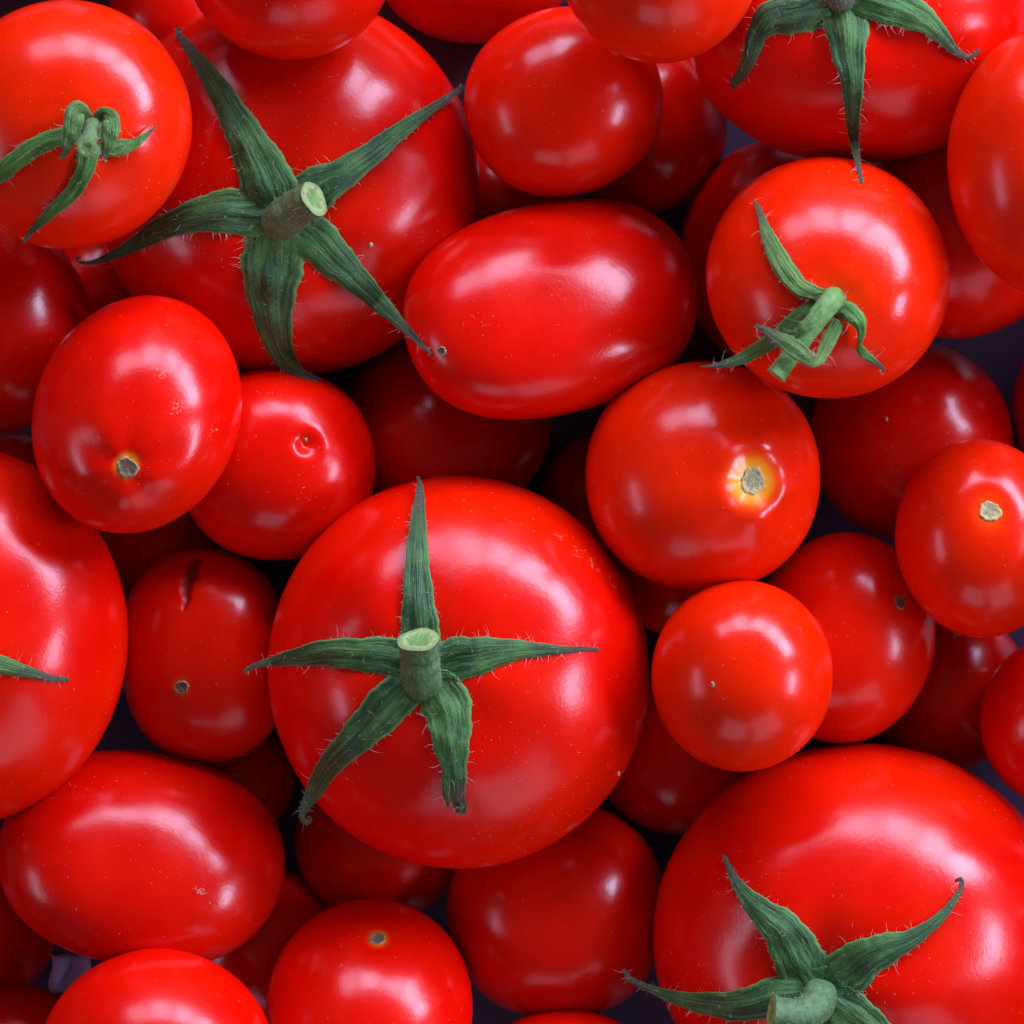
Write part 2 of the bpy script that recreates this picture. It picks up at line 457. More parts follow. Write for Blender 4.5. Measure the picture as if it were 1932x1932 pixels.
# drop each one onto what is already lying there (height field in world metres)
HS = 0.0006
HN = 560
hx = (np.arange(HN) - HN / 2) * HS
HX, HY = np.meshgrid(hx, hx)
H = np.zeros((HN, HN))
SHR = 0.955
for t in T:
    z = 0.03
    for it in range(5):
        k = (CAMZ - z) / D
        cx, cy = at(t['u'], t['v'], z)
        rx, ry, rz = (t['rx'] * S * k, t['ry'] * S * k, t['rz'] * S * k)
        ca, sa = math.cos(t['rot']), math.sin(t['rot'])
        X = (HX - cx) * ca + (HY - cy) * sa
        Y = -(HX - cx) * sa + (HY - cy) * ca
        q = (X / (rx * SHR)) ** 2 + (Y / (ry * SHR)) ** 2
        m = q < 1
        sx, sy = t.get('lean', (0, 0))
        lean = sx * (HX - cx) + sy * (HY - cy)
        bot = rz * SHR * np.sqrt(np.clip(1 - q, 0, 1))
        z = float(np.max((H + bot - lean)[m])) if m.any() else rz
        z = max(z, rz) + t['dz'] * S
    t.update(c=np.array((cx, cy, z)), R=(rx, ry, rz), k=k)
    H = np.where(m, np.maximum(H, z + bot + lean), H)
    print("TOM", t['i'], t['name'], "zc=%.1f" % (z / S), "top=%.1f" % ((z + rz) / S))


def local_dir(t, u, v):
    """unit-sphere direction of the point of tomato t seen at photo position u, v (upper side)"""
    c = t['c']
    z = c[2] + t['R'][2] * 0.6
    for _ in range(4):
        x, y = at(u, v, z)
        ca, sa = math.cos(t['rot']), math.sin(t['rot'])
        px = ((x - c[0]) * ca + (y - c[1]) * sa) / t['R'][0]
        py = (-(x - c[0]) * sa + (y - c[1]) * ca) / t['R'][1]
        r = math.hypot(px, py)
        if r > 0.97:
            px, py = px / r * 0.97, py / r * 0.97
        pz = math.sqrt(max(0, 1 - px * px - py * py))
        z = c[2] + t['R'][2] * pz
    return np.array((px, py, pz))


def basis(d):
    a = np.array((1.0, 0, 0)) if abs(d[0]) < 0.8 else np.array((0, 1.0, 0))
    e1 = a - d * a.dot(d)
    e1 /= np.linalg.norm(e1)
    return e1, np.cross(d, e1)


def body(t):
    lon, lat = t.get('res', (112, 84))
    if 'pole' in t:
        d = local_dir(t, *t['pole'])
    elif 'feat' in t:
        d = local_dir(t, *t['feat'])
    else:
        a = rng.uniform(0, 2 * math.pi)
        d = np.array((math.cos(a) * 0.9, math.sin(a) * 0.9, 0.436))
    d = d / np.linalg.norm(d)
    e1, e2 = basis(d)
    th = math.pi * np.linspace(0, 1, lat) ** 1.25
    th[0] = 0.0015
    th[-1] = math.pi - 0.0015
    ph = np.linspace(0, 2 * math.pi, lon, endpoint=False)
    TH, PH = np.meshgrid(th, ph, indexing='ij')
    TH, PH = TH.ravel(), PH.ravel()
    P = np.cos(TH)[:, None] * d + np.sin(TH)[:, None] * (np.cos(PH)[:, None] * e1 + np.sin(PH)[:, None] * e2)
    n = len(P)
    f = np.zeros(n)
    # gentle lumps of a grown fruit
    amp = t.get('lump', 0.0105)
    for _ in range(7):
        kv = rng.normal(size=3)
        kv *= rng.uniform(1.6, 3.6) / np.linalg.norm(kv)
        f += amp / 7 * 1.8 * np.sin(P @ kv + rng.uniform(0, 6.28))
    for _ in range(9):
        kv = rng.normal(size=3)
        kv *= rng.uniform(5, 10) / np.linalg.norm(kv)
        f += 0.0008 * np.sin(P @ kv + rng.uniform(0, 6.28))
    if t.get('sq'):
        f += t['sq'] * (1 - (np.abs(P) ** 4).sum(1)) * 0.6 - t['sq'] * 0.12
    Rm = (t['R'][0] * t['R'][1] * t['R'][2]) ** (1 / 3)
    Ru = Rm / S / t['k']                       # mean radius in units
    kind = t.get('kind')
    yp = np.zeros(n)
    if 'feat' in t:
        fd = local_dir(t, *t['feat'])
        ang = np.arccos(np.clip(P @ fd, -1, 1))
        arc = ang * Ru
        if t.get('big'):
            f -= 0.10 * np.exp(-(arc / 85) ** 2)
            f += 0.016 * np.cos(5 * PH + 1.0 + 0.5 * np.sin(PH)) * np.exp(-((arc - 150) / 110) ** 2)
            yp = 0.12 * np.exp(-(arc / 90) ** 2)
        elif kind == "calyx":
            f -= 0.075 * np.exp(-(arc / 42) ** 2)
            f += 0.008 * np.cos(4 * PH) * np.exp(-((arc - 90) / 60) ** 2)
            yp = 0.30 * np.exp(-(arc / 62) ** 2)
        elif kind == "scar":
            f -= 0.045 * np.exp(-(arc / 36) ** 2)
        elif kind == "ring":
            f -= 0.075 * np.exp(-(arc / 40) ** 2)
            f += 0.020 * np.exp(-((arc - 62) / 22) ** 2)
        elif kind == "pit":
            f -= 0.085 * np.exp(-(arc / 17) ** 2)
            f += 0.009 * np.exp(-((arc - 32) / 14) ** 2) * (0.6 + 0.4 * np.cos(PH))
            yp = 0.10 * np.exp(-(arc / 10) ** 2)
        if t.get('ribs'):
            f += t['ribs'] * np.cos(5 * PH + 0.7) * np.exp(-((arc - 85) / 55) ** 2)
    for (su, sv, sr, st, am) in t.get('scar', []):
        sd = local_dir(t, su, sv)
        arc = np.arccos(np.clip(P @ sd, -1, 1)) * Ru
        wdt = 1.05 if st == 'p' else 0.45
        yp = np.maximum(yp, am * np.exp(-(np.maximum(arc - sr * 0.9, 0) / (sr * wdt)) ** 2))
    cr = np.zeros(n)
    if t.get('crack'):
        a0, a1 = local_dir(t, 376, 1046), local_dir(t, 346, 1158)
        ax = a1 - a0
        L = np.linalg.norm(ax)
        ax /= L
        nrm = np.cross(P, ax)
        side = (np.cross(ax, (a0 + a1) / 2))
        side /= np.linalg.norm(side)
        s = (P - a0) @ ax / L
        lat_ = np.abs((P - a0) @ side * Ru + 2.2 * np.sin(s * 17) + 1.3 * np.sin(s * 39 + 1))
        wd = 16 * np.clip(np.sin(np.clip(s, 0, 1) * math.pi), 0, 1) ** 0.8 * (1.15 - 0.75 * np.clip(s, 0, 1))
        ok = (s > 0) & (s < 1) & (P @ a0 > 0)
        g = np.where(ok, 1 / (1 + np.exp(np.clip((lat_ - wd) / 3.0, -30, 30))), 0)
        g *= np.clip(np.sin(np.clip(s, 0, 1) * math.pi) * 4, 0, 1)
        f -= 0.045 * g
        cr = g
    we = np.zeros(n)
    for (wu, wv, w1, w2, am) in t.get('wear', []):
        wdv = local_dir(t, wu, wv)
        arc = np.arccos(np.clip(P @ wdv, -1, 1)) * Ru
        we = np.maximum(we, am * np.exp(-(arc / ((w1 + w2) / 2)) ** 2))
    Q = P * (1 + f)[:, None] * np.array(t['R'])
    ca, sa = math.cos(t['rot']), math.sin(t['rot'])
    W = np.stack((Q[:, 0] * ca - Q[:, 1] * sa, Q[:, 0] * sa + Q[:, 1] * ca, Q[:, 2]), 1)
    W[:, 2] += W[:, :2] @ np.array(t.get('lean', (0, 0)))
    W = W + t['c']
    faces = []
    idx = np.arange(lat * lon).reshape(lat, lon)
    nx = np.roll(idx, -1, axis=1)
    quads = np.stack((idx[:-1], idx[1:], nx[1:], nx[:-1]), -1).reshape(-1, 4)
    faces = quads.tolist() + [tuple(idx[0]), tuple(idx[-1][::-1])]
    base = (t['c'][0], t['c'][1], t['c'][2] - t['R'][2])
    root = bpy.data.objects.new(t['name'], None)
    C.objects.link(root)
    root.empty_display_size = 0.01
    root.location = base
    root["label"] = t['label']
    root["category"] = "tomato"
    root["group"] = "tomatoes heaped on the tray"
    skin = SKIN_WORN if (t.get("wear") or t.get("crack")) else (SKIN_PLAIN if t.get("lint") == 0 else SKIN)
    o = mesh_obj("fruit_body", W, faces, skin, root, origin=tuple(t['c']))
    o.color = (*t['col'], 1)
    set_attr(o, "ypig", yp)
    set_attr(o, "wear", we)
    set_attr(o, "crack", cr)
    t['root'] = root
    t['bvh'] = BVHTree.FromPolygons([tuple(p) for p in W], faces)
    return o


for t in T:
    body(t)

# the heap goes on beyond the picture: round tomatoes sharing three meshes
protos = []
for _ in range(3):
    lon, lat = 56, 40
    th = np.linspace(0.002, math.pi - 0.002, lat)
    ph = np.linspace(0, 2 * math.pi, lon, endpoint=False)
    TH, PH = [a.ravel() for a in np.meshgrid(th, ph, indexing='ij')]
    P = np.stack((np.sin(TH) * np.cos(PH), np.sin(TH) * np.sin(PH), np.cos(TH)), 1)
    f = -0.06 * np.exp(-(TH / 0.22) ** 2)
    for _k in range(6):
        kv = rng.normal(size=3) * 1.6
        f += 0.006 * np.sin(P @ kv + rng.uniform(0, 6.28))
    idx = np.arange(lat * lon).reshape(lat, lon)
    nx = np.roll(idx, -1, axis=1)
    fc = np.stack((idx[:-1], idx[1:], nx[1:], nx[:-1]), -1).reshape(-1, 4).tolist() + [tuple(idx[0]), tuple(idx[-1][::-1])]
    me = bpy.data.meshes.new("outer_tomato_body")
    me.from_pydata((P * (1 + f)[:, None]).tolist(), [], fc)
    me.polygons.foreach_set("use_smooth", np.ones(len(me.polygons), dtype=bool))
    me.materials.append(SKIN_PLAIN)
    protos.append(me)
outer = []
for layer in range(2):
    step = 0.0345
    for gy in range(-5, 6):
        for gx in range(-5, 6):
            x = (gx + 0.5 * (gy % 2) + 0.25 * layer) * step + rng.uniform(-0.003, 0.003)
            y = (gy + 0.5 * layer) * step * 0.92 + rng.uniform(-0.003, 0.003)
            r = rng.uniform(0.0155, 0.0185)
            if max(abs(x), abs(y)) - r * 1.1 < 0.0966 * 1.03 or max(abs(x), abs(y)) > 0.150:
                continue
            if any(math.hypot(x - q['c'][0], y - q['c'][1]) < (r + max(q['R'][0], q['R'][1])) * 0.72 for q in T):
                continue
            if any(l == layer and math.hypot(x - ox, y - oy) < (r + orr) * 0.9 for (ox, oy, orr, l) in outer):
                continue
            q = ((HX - x) ** 2 + (HY - y) ** 2) / (r * SHR) ** 2
            m = q < 1
            bot = r * SHR * np.sqrt(np.clip(1 - q, 0, 1))
            z = max(r, float(np.max((H + bot)[m])))
            if z + r > 0.088:
                continue
            H = np.where(m, np.maximum(H, z + bot), H)
            outer.append((x, y, r, layer))
            o = bpy.data.objects.new("tomato", protos[rng.integers(3)])
            C.objects.link(o)
            o.location = (x, y, z)
            o.scale = (r, r, r * 0.95)
            o.rotation_euler = tuple(rng.uniform(0, 6.28, 3))
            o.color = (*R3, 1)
            o["label"] = "plain red tomato of the heap lying just outside the picture"
            o["category"] = "tomato"
            o["group"] = "tomatoes of the heap outside the picture"
print("outer tomatoes", len(outer))
BY = {t['i']: t for t in T}


def top_of(t, x, y):
    h = t['bvh'].ray_cast(Vector((x, y, 0.5)), Vector((0, 0, -1)))
    return (h[0].z, h[1]) if h[0] is not None else (None, None)


def own_z(t, u, v, z0):
    """height of tomato t's top seen at u, v; past its outline the height at the outline"""
    z = z0
    x, y = at(u, v, z)
    for _ in range(3):
        cx, cy = t['c'][0], t['c'][1]
        dx, dy = x - cx, y - cy
        s = 1.0
        zz = None
        while zz is None and s > 0.2:
            ca, sa = math.cos(t['rot']), math.sin(t['rot'])
            px = (dx * ca + dy * sa) / t['R'][0]
            py = (-dx * sa + dy * ca) / t['R'][1]
            r = math.hypot(px, py)
            if r * s > 0.93:
                s = 0.93 / r
            zz, _n = top_of(t, cx + dx * s, cy + dy * s)
            s *= 0.97
        z = zz
        x, y = at(u, v, z)
    return z


def scene_z(x, y):
    best = 0.0
    for t in T:
        c, R = t['c'], max(t['R'][0], t['R'][1]) * 1.1
        if abs(x - c[0]) < R and abs(y - c[1]) < R:
            zz, _n = top_of(t, x, y)
            if zz is not None and zz > best:
                best = zz
    return best


def seen_z(u, v):
    """height of the first skin met when looking at u, v"""
    x, y = at(u, v, 0.0)
    o = Vector((0, 0, CAMZ))
    d = (Vector((x, y, 0.0)) - o).normalized()
    best = 0.0
    for t in T:
        c = Vector(t['c'])
        w_ = c - o
        if (w_ - d * w_.dot(d)).length > max(t['R']) * 1.5:
            continue
        h = t['bvh'].ray_cast(o, d)
        if h[0] is not None and h[0].z > best:
            best = h[0].z
    return best


# ------------------------------------------------------------------ scars
def scar(t, u, v, r, kind):
    z = own_z(t, u, v, t['c'][2])
    x, y = at(u, v, z)
    zz, nrm = top_of(t, x, y)
    p = Vector((x, y, zz))
    q = nrm.to_track_quat('Z', 'X')
    rr, na = 8, 48
    V, rad, F = [], [], []
    ph0 = rng.uniform(0, 6.28, 4)
    for j in range(rr + 1):
        q0 = j / rr
        for i in range(na):
            a = 2 * math.pi * i / na
            o_ = 1 + 0.07 * math.sin(2 * a + ph0[0]) + 0.05 * math.sin(3 * a + ph0[1]) + 0.04 * math.sin(7 * a + ph0[2]) + 0.035 * math.sin(11 * a + ph0[1] * 2)
            d_ = max(q0, 0.01) * r * o_ * S
            hz = (1.2 + 2.2 * math.exp(-((q0 - 0.82) / 0.13) ** 2) + 0.8 * math.sin(5 * a + q0 * 9 + ph0[3]) * q0 - (4.5 if q0 == 1 else 0)) * S
            lp = p + q @ Vector((math.cos(a) * d_, math.sin(a) * d_, 0))
            h = t['bvh'].ray_cast(lp + nrm * 0.004, -nrm)
            g = h[0] if h[0] is not None else lp
            V.append(tuple(g + nrm * hz))
            rad.append(q0)
    F = grid_faces(na, rr + 1, True)
    F.append(tuple(range(na))[::-1])
    o = mesh_obj("stem_scar", V, F, SCARP if kind == 'p' else SCARB, t['root'], origin=tuple(p))
    set_attr(o, "rad", rad)
    o["label"] = "pale corky stem scar" if kind == 'p' else "dry brown stem scar"
    return o


for t in T:
    for (su, sv, sr, st, am) in t.get('scar', []):
        scar(t, su, sv, sr, st)


# ------------------------------------------------------------------ hairs
def add_hair(V, F, p, d, L, r, bend):
    d = d.normalized()
    side = d.cross(Vector((random.uniform(-1, 1), random.uniform(-1, 1), random.uniform(-1, 1)))).normalized()
    up = d.cross(side)
    segs = 4
    b = len(V)
    for s in range(segs + 1):
        f = s / segs
        c = p + d * (L * f) + side * (bend * L * f * f)
        rr = r * (1 - 0.75 * f)
        for kk in range(3):
            a = kk * 2.0944
            V.append(tuple(c + side * (rr * math.cos(a)) + up * (rr * math.sin(a))))
    for s in range(segs):
        for kk in range(3):
            k2 = (kk + 1) % 3
            F.append((b + s * 3 + kk, b + s * 3 + k2, b + s * 3 + 3 + k2, b + s * 3 + 3 + kk))


# ------------------------------------------------------------------ calyxes
def catmull(pts, n):
    pts = np.asarray(pts, float)
    seg = np.r_[0, np.cumsum(np.linalg.norm(np.diff(pts[:, :2], axis=0), axis=1))]
    seg /= seg[-1]
    out = []
    m = np.zeros_like(pts)
    for i in range(len(pts)):
        a, b = max(0, i - 1), min(len(pts) - 1, i + 1)
        m[i] = (pts[b] - pts[a]) / max(seg[b] - seg[a], 1e-6)
    for s in np.linspace(0, 1, n):
        i = min(np.searchsorted(seg, s, side='right') - 1, len(pts) - 2)
        h = seg[i + 1] - seg[i]
        x = (s - seg[i]) / h
        out.append((2 * x**3 - 3 * x**2 + 1) * pts[i] + (x**3 - 2 * x**2 + x) * h * m[i] + (-2 * x**3 + 3 * x**2) * pts[i + 1] + (x**3 - x**2) * h * m[i + 1])
    return np.array(out), np.linspace(0, 1, n)


def sepal(t, calyx, pts, col, hairs, camber=0.22, nl=88, nw=9, thick=3.0, free=False):
    """pts: (u, v, half width, height over the skin)"""
    cl, ss = catmull(pts, nl)
    if free:
        zb = own_z(t, cl[0][0], cl[0][1], t['c'][2]) / S
        zc = np.array([zb + p[3] for p in cl])
    else:
        zc = np.array([own_z(t, p[0], p[1], t['c'][2]) / S + p[3] for p in cl])
        for i, p in enumerate(cl):
            zc[i] = max(zc[i], seen_z(p[0], p[1]) / S + 4)
        step = np.r_[0, np.linalg.norm(np.diff(cl[:, :2], axis=0), axis=1)]
        for i in range(1, nl):
            zc[i] = max(zc[i], zc[i - 1] - 1.1 * step[i])
        for i in range(nl - 2, -1, -1):
            zc[i] = max(zc[i], zc[i + 1] - 1.1 * step[i + 1])
    for _ in range(3):
        zs = zc.copy()
        zs[1:-1] = (zc[:-2] + 2 * zc[1:-1] + zc[2:]) / 4
        zc = np.maximum(zs, zc - 3)
    tg = np.gradient(cl[:, :2], axis=0)
    for _ in range(2):
        t2 = tg.copy()
        t2[1:-1] = (tg[:-2] + tg[1:-1] * 2 + tg[2:]) / 4
        tg = t2
    tg /= np.maximum(np.linalg.norm(tg, axis=1), 1e-6)[:, None]
    nr = np.stack((-tg[:, 1], tg[:, 0]), 1)
    ph = rng.uniform(0, 6.28, 4)
    V, UV, top = [], [], []
    edge_pts = []
    for i in range(nl):
        for j in range(nw):
            s = -1 + 2 * j / (nw - 1)
            hw = cl[i, 2] * (1 + 0.035 * math.sin(i * 0.42 + ph[0] + (1.7 if s > 0 else 0)) + 0.02 * math.sin(i * 1.1 + ph[1]))
            u = cl[i, 0] + nr[i, 0] * hw * s
            v = cl[i, 1] + nr[i, 1] * hw * s
            z = zc[i] - camber * hw * (s * s) + 0.07 * hw * math.cos(s * 6.5 + ph[2]) + 0.05 * hw * math.sin(i * 0.29 + s * 2 + ph[3])
            x, y = at(u, v, z * S)
            if not free:
                z = max(z, seen_z(u, v) / S + 2.0)
                x, y = at(u, v, z * S)
            V.append((x, y, z * S))
            UV.append((ss[i], (s + 1) / 2))
    n0 = len(V)
    for i in range(nl):
        for j in range(nw):
            x, y, z = V[i * nw + j]
            V.append((x, y, z - thick * S * (1.0 if 0 < j < nw - 1 else 0.45)))
            UV.append(UV[i * nw + j])
    F = grid_faces(nw, nl, False)
    F2 = [tuple(n0 + q for q in f[::-1]) for f in F]
    rim = []
    loop = [j for j in range(nw)] + [i * nw + nw - 1 for i in range(1, nl)] + [(nl - 1) * nw + j for j in range(nw - 2, -1, -1)] + [i * nw for i in range(nl - 2, 0, -1)]
    for a, b in zip(loop, loop[1:] + loop[:1]):
        rim.append((a, n0 + a, n0 + b, b))
    allf = F + F2 + rim
    org = V[nw // 2]
    o = mesh_obj("sepal", V, allf, SEPAL, calyx, origin=org)
    o.color = (*col, 1)
    uvl = o.data.uv_layers.new(name="UVMap")
    li = np.zeros(len(o.data.loops), dtype=np.int32)
    o.data.loops.foreach_get("vertex_index", li)
    uvl.data.foreach_set("uv", np.asarray(UV, dtype=np.float32)[li].ravel())
    # hairs along the rim and a few on the blade
    HV, HF = hairs
    length = np.linalg.norm(np.diff(cl[:, :2], axis=0), axis=1).sum()
    for _ in range(int(length * 0.26)):
        i = random.randrange(1, nl - 1)
        onrim = random.random() < 0.72
        side = random.choice((0, nw - 1))
        j = side if onrim else random.randrange(1, nw - 1)
        p = Vector(V[i * nw + j])
        sg = -1 if j == 0 else 1
        out = Vector((nr[i, 0] * sg, -nr[i, 1] * sg, 0))
        tv_ = Vector((tg[i, 0], -tg[i, 1], 0))
        if onrim:
            d = out + tv_ * random.uniform(-0.5, 0.9) + Vector((0, 0, random.uniform(0.0, 0.9)))
            L = random.choice((2, 2.5, 3, 3, 4, 5, 7, 10, 15, 21)) * random.uniform(0.7, 1.2)
        else:
            d = Vector((random.uniform(-1, 1), random.uniform(-1, 1), random.uniform(0.3, 0.9)))
            L = random.uniform(5, 13)
        add_hair(HV, HF, p, d, L * S, 0.25 * S, random.uniform(-0.9, 0.9))
    return o


def tube(name, t, parent, pts, col, mat, flare=0.0, cut=True, hairs=None, squash=1.0):
    """pts: (u, v, radius, height over the skin at the first point)"""
    cl, ss = catmull(pts, 26)
    z0 = own_z(t, pts[0][0], pts[0][1], t['c'][2]) / S
    P = []
    for p in cl:
        z = (z0 + p[3]) * S
        x, y = at(p[0], p[1], z)
        P.append(Vector((x, y, z)))
    na = 26
    V, F = [], []
    n = len(P)
    ref = None
    ph = rng.uniform(0, 6.28, 3)
    for i in range(n):
        tg = (P[min(n - 1, i + 1)] - P[max(0, i - 1)]).normalized()
        if ref is None:
            ref = tg.cross(Vector((0.3, 0.9, 0.2))).normalized()
        ref = (ref - tg * ref.dot(tg)).normalized()
        bi = tg.cross(ref)
        r = cl[i, 2] * S * (1 + flare * max(0, ss[i] - 0.8) / 0.2)
        for k in range(na):
            a = 2 * math.pi * k / na
            rr = r * (1 + 0.035 * math.sin(3 * a + ph[0]) + 0.03 * math.sin(5 * a + ph[1] + i * 0.15) + 0.02 * math.sin(i * 0.9 + ph[2]))
            V.append(tuple(P[i] + (ref * math.cos(a) + bi * math.sin(a)) * rr))
            if hairs is not None and random.random() < 0.30:
                d = ref * math.cos(a) + bi * math.sin(a) + Vector((random.uniform(-.4, .4), random.uniform(-.4, .4), random.uniform(-.3, .5)))
                add_hair(hairs[0], hairs[1], Vector(V[-1]), d, random.uniform(2, 7) * S, 0.25 * S, random.uniform(-0.4, 0.4))
        if i == n - 1:
            end = (P[i], tg, ref, bi, r)
    F = grid_faces(na, n, True)
    F.append(tuple(range(na))[::-1])
    o = mesh_obj(name, V, F, mat, parent, origin=tuple(P[0]))
    o.color = (*col, 1)
    # cut face: a slightly dished disc with a raised rim
    p, tg, ref, bi, r = end
    CV, rad = [], []
    rr = 8
    for j in range(rr + 1):
        q = j / rr
        for k in range(na):
            src = Vector(V[(n - 1) * na + k])
            h = (-0.10 * (1 - q) ** 2 + 0.06 * math.exp(-((q - 0.72) / 0.12) ** 2) + 0.03 * math.sin(k * 1.9 + q * 7) * q * (1 - q) * 3) * r
            CV.append(tuple(p + (src - p) * max(q, 0.01) * 1.0 + tg * (h + 0.00002)))
            rad.append(q)
    CF = grid_faces(na, rr + 1, True) + [tuple(range(na))[::-1]]
    cf = mesh_obj("cut_face", CV, CF, CUT, o, origin=tuple(p))
    set_attr(cf, "rad", rad)
    cf["label"] = "pale green cut end of the stem"
    return o


def hub(t, u, v, r, col, h=6):
    """the fused middle of the calyx"""
    rr, na = 6, 30
    V, UV = [], []
    ph = rng.uniform(0, 6.28)
    for j in range(rr + 1):
        q = max(j / rr, 0.02)
        for k in range(na):
            a = 2 * math.pi * k / na
            ro = r * q * (1 + 0.10 * math.cos(5 * a + ph))
            uu, vv = u + ro * math.cos(a), v + ro * math.sin(a)
            z = own_z(t, uu, vv, t['c'][2]) + (h - 0.5 * h * q * q - (8 if j == rr else 0)) * S
            x, y = at(uu, vv, z)
            V.append((x, y, z))
            UV.append((0.05 + 0.1 * q, 0.25 + 0.5 * k / na))
    F = [f[::-1] for f in grid_faces(na, rr + 1, True)] + [tuple(range(na))]
    o = mesh_obj("calyx", V, F, SEPAL, t['root'], origin=V[0])
    o.color = (*col, 1)
    uvl = o.data.uv_layers.new(name="UVMap")
    li = np.zeros(len(o.data.loops), dtype=np.int32)
    o.data.loops.foreach_get("vertex_index", li)
    uvl.data.foreach_set("uv", np.asarray(UV, dtype=np.float32)[li].ravel())
    return o


def conv(pts, ou, ov, k, hs=None):
    n = len(pts)
    out = []
    for i, p in enumerate(pts):
        h = p[3] if len(p) > 3 else (hs[i] if hs else 5 + 10 * math.sin(math.pi * min(1, i / (n - 1) * 1.3)) * 0.8)
        out.append((ou + p[0] * k, ov + p[1] * k, max(p[2] * k, 1.2), h))
    return out


def finish_hair(calyx, hv):
    if hv[0]:
        o = mesh_obj("fine_hair", hv[0], hv[1], HAIR, calyx, origin=hv[0][0])
        o["kind"] = "stuff"


DG = (0.019, 0.092, 0.015)
MG = (0.045, 0.150, 0.070)
LG = (0.130, 0.280, 0.025)


def calyx(tid, hubp, frame, sepals, stem, col, stem_mat, stem_col, free=(), flare=0.0):
    t = BY[tid]
    hv = ([], [])
    cx = hub(t, *hubp, col)
    ou, ov, k = frame
    for i, s in enumerate(sepals):
        cc = tuple(c * random.uniform(0.85, 1.2) for c in col)
        o = sepal(t, cx, conv(s, ou, ov, k), cc, hv, free=i in free)
        if i >= 5:
            o.name = "torn_sepal_lobe"
    if stem:
        tube("stem", t, t['root'], conv(stem, ou, ov, k), stem_col, stem_mat, flare=flare, hairs=hv)
    finish_hair(cx, hv)


F1 = (447.2, 857.2, 0.37037)
calyx(23, (793, 1262, 48), F1, [
    [(940, 1050, 100), (935, 940, 105), (925, 750, 82), (918, 550, 61), (922, 350, 42), (930, 210, 24), (930, 150, 13), (920, 112, 6)],
    [(880, 1060, 90), (780, 1030, 100), (650, 1020, 86), (450, 1012, 68), (300, 1032, 45), (180, 1055, 25), (85, 1080, 13), (35, 1108, 9), (50, 1114, 4)],
    [(980, 1080, 90), (1110, 1045, 112), (1250, 1022, 94), (1400, 998, 58), (1550, 995, 34), (1700, 994, 15), (1780, 990, 11), (1845, 994, 7)],
    [(900, 1150, 90), (800, 1245, 112), (680, 1370, 100), (560, 1490, 76), (460, 1600, 60), (390, 1720, 43), (347, 1795, 25), (332, 1838, 17), (336, 1866, 12), (358, 1878, 10), (376, 1862, 8), (372, 1846, 6), (358, 1850, 4)],
    [(970, 1150, 90), (1050, 1240, 128), (1082, 1350, 116), (1092, 1480, 93), (1108, 1600, 65), (1116, 1680, 52), (1126, 1740, 36), (1135, 1800, 30), (1142, 1832, 14)],
    [(1075, 1600, 26, 12), (1064, 1680, 22, 12), (1066, 1740, 17, 11), (1078, 1795, 8, 10)],
    [(1135, 1790, 14, 14), (1150, 1825, 10, 15), (1166, 1800, 8, 17), (1160, 1780, 5, 18)],
], [(945, 1170, 98, -8), (943, 1130, 100, 14), (935, 1030, 96, 34), (925, 945, 96, 52)], DG, STEM, (0.055, 0.16, 0.035), flare=0.06)
# the torn lobe at the tip of the lower sepal is drawn by its own small blade
F2 = (0, 0, 0.5)
calyx(2, (527, 412, 52), F2, [
    [(1045, 790, 90), (1010, 690, 105), (960, 580, 84), (890, 450, 61), (820, 330, 44), (750, 230, 28), (695, 155, 15), (665, 115, 8), (685, 108, 5)],
    [(1100, 780, 80), (1190, 715, 84), (1285, 660, 62), (1400, 580, 46), (1500, 500, 34), (1600, 430, 22), (1680, 375, 14), (1745, 330, 10), (1735, 318, 5)],
    [(1020, 800, 85), (930, 800, 92), (820, 800, 80), (700, 826, 57), (600, 868, 43), (500, 926, 27), (420, 965, 17), (350, 990, 8), (295, 988, 6), (288, 972, 5), (305, 972, 3)],
    [(1045, 850, 95), (1035, 930, 116), (1026, 1030, 115), (1024, 1130, 90), (1034, 1220, 70), (1055, 1310, 52), (1090, 1370, 36), (1145, 1412, 16), (1210, 1436, 5)],
    [(1100, 840, 80), (1190, 905, 86), (1270, 985, 72), (1360, 1070, 50), (1450, 1160, 33), (1530, 1240, 18), (1590, 1300, 10), (1630, 1337, 4)],
], [(1055, 840, 70, -6), (1065, 825, 74, 16), (1120, 785, 70, 38), (1185, 750, 66, 62)], DG, STEMB, (0.055, 0.12, 0.028), flare=0.05)
F3 = (966, 0, 0.5)
calyx(8, (1586, -12, 45), F3, [
    [(1190, 10, 80), (1080, 50, 76), (980, 68, 66), (925, 130, 40), (895, 220, 28), (858, 290, 22), (828, 328, 13)],
    [(1240, 0, 80), (1262, 90, 86), (1270, 200, 64), (1284, 300, 45), (1286, 400, 33), (1288, 500, 22), (1303, 600, 12), (1320, 692, 7)],
    [(1290, -40, 80), (1390, 0, 84), (1480, 36, 72), (1565, 82, 48), (1630, 145, 28), (1680, 198, 15), (1730, 214, 9), (1765, 188, 6)],
    [(1200, -80, 80), (1130, -180, 80), (1060, -300, 50), (1000, -430, 8)],
    [(1270, -90, 80), (1330, -190, 80), (1390, -310, 50), (1440, -440, 8)],
], [(1240, -20, 62, -6), (1238, -22, 64, 14), (1230, -40, 60, 45), (1222, -75, 60, 80)], DG, STEMB, (0.06, 0.085, 0.06))
F4 = (1162.8, 1565.3, 0.39815)
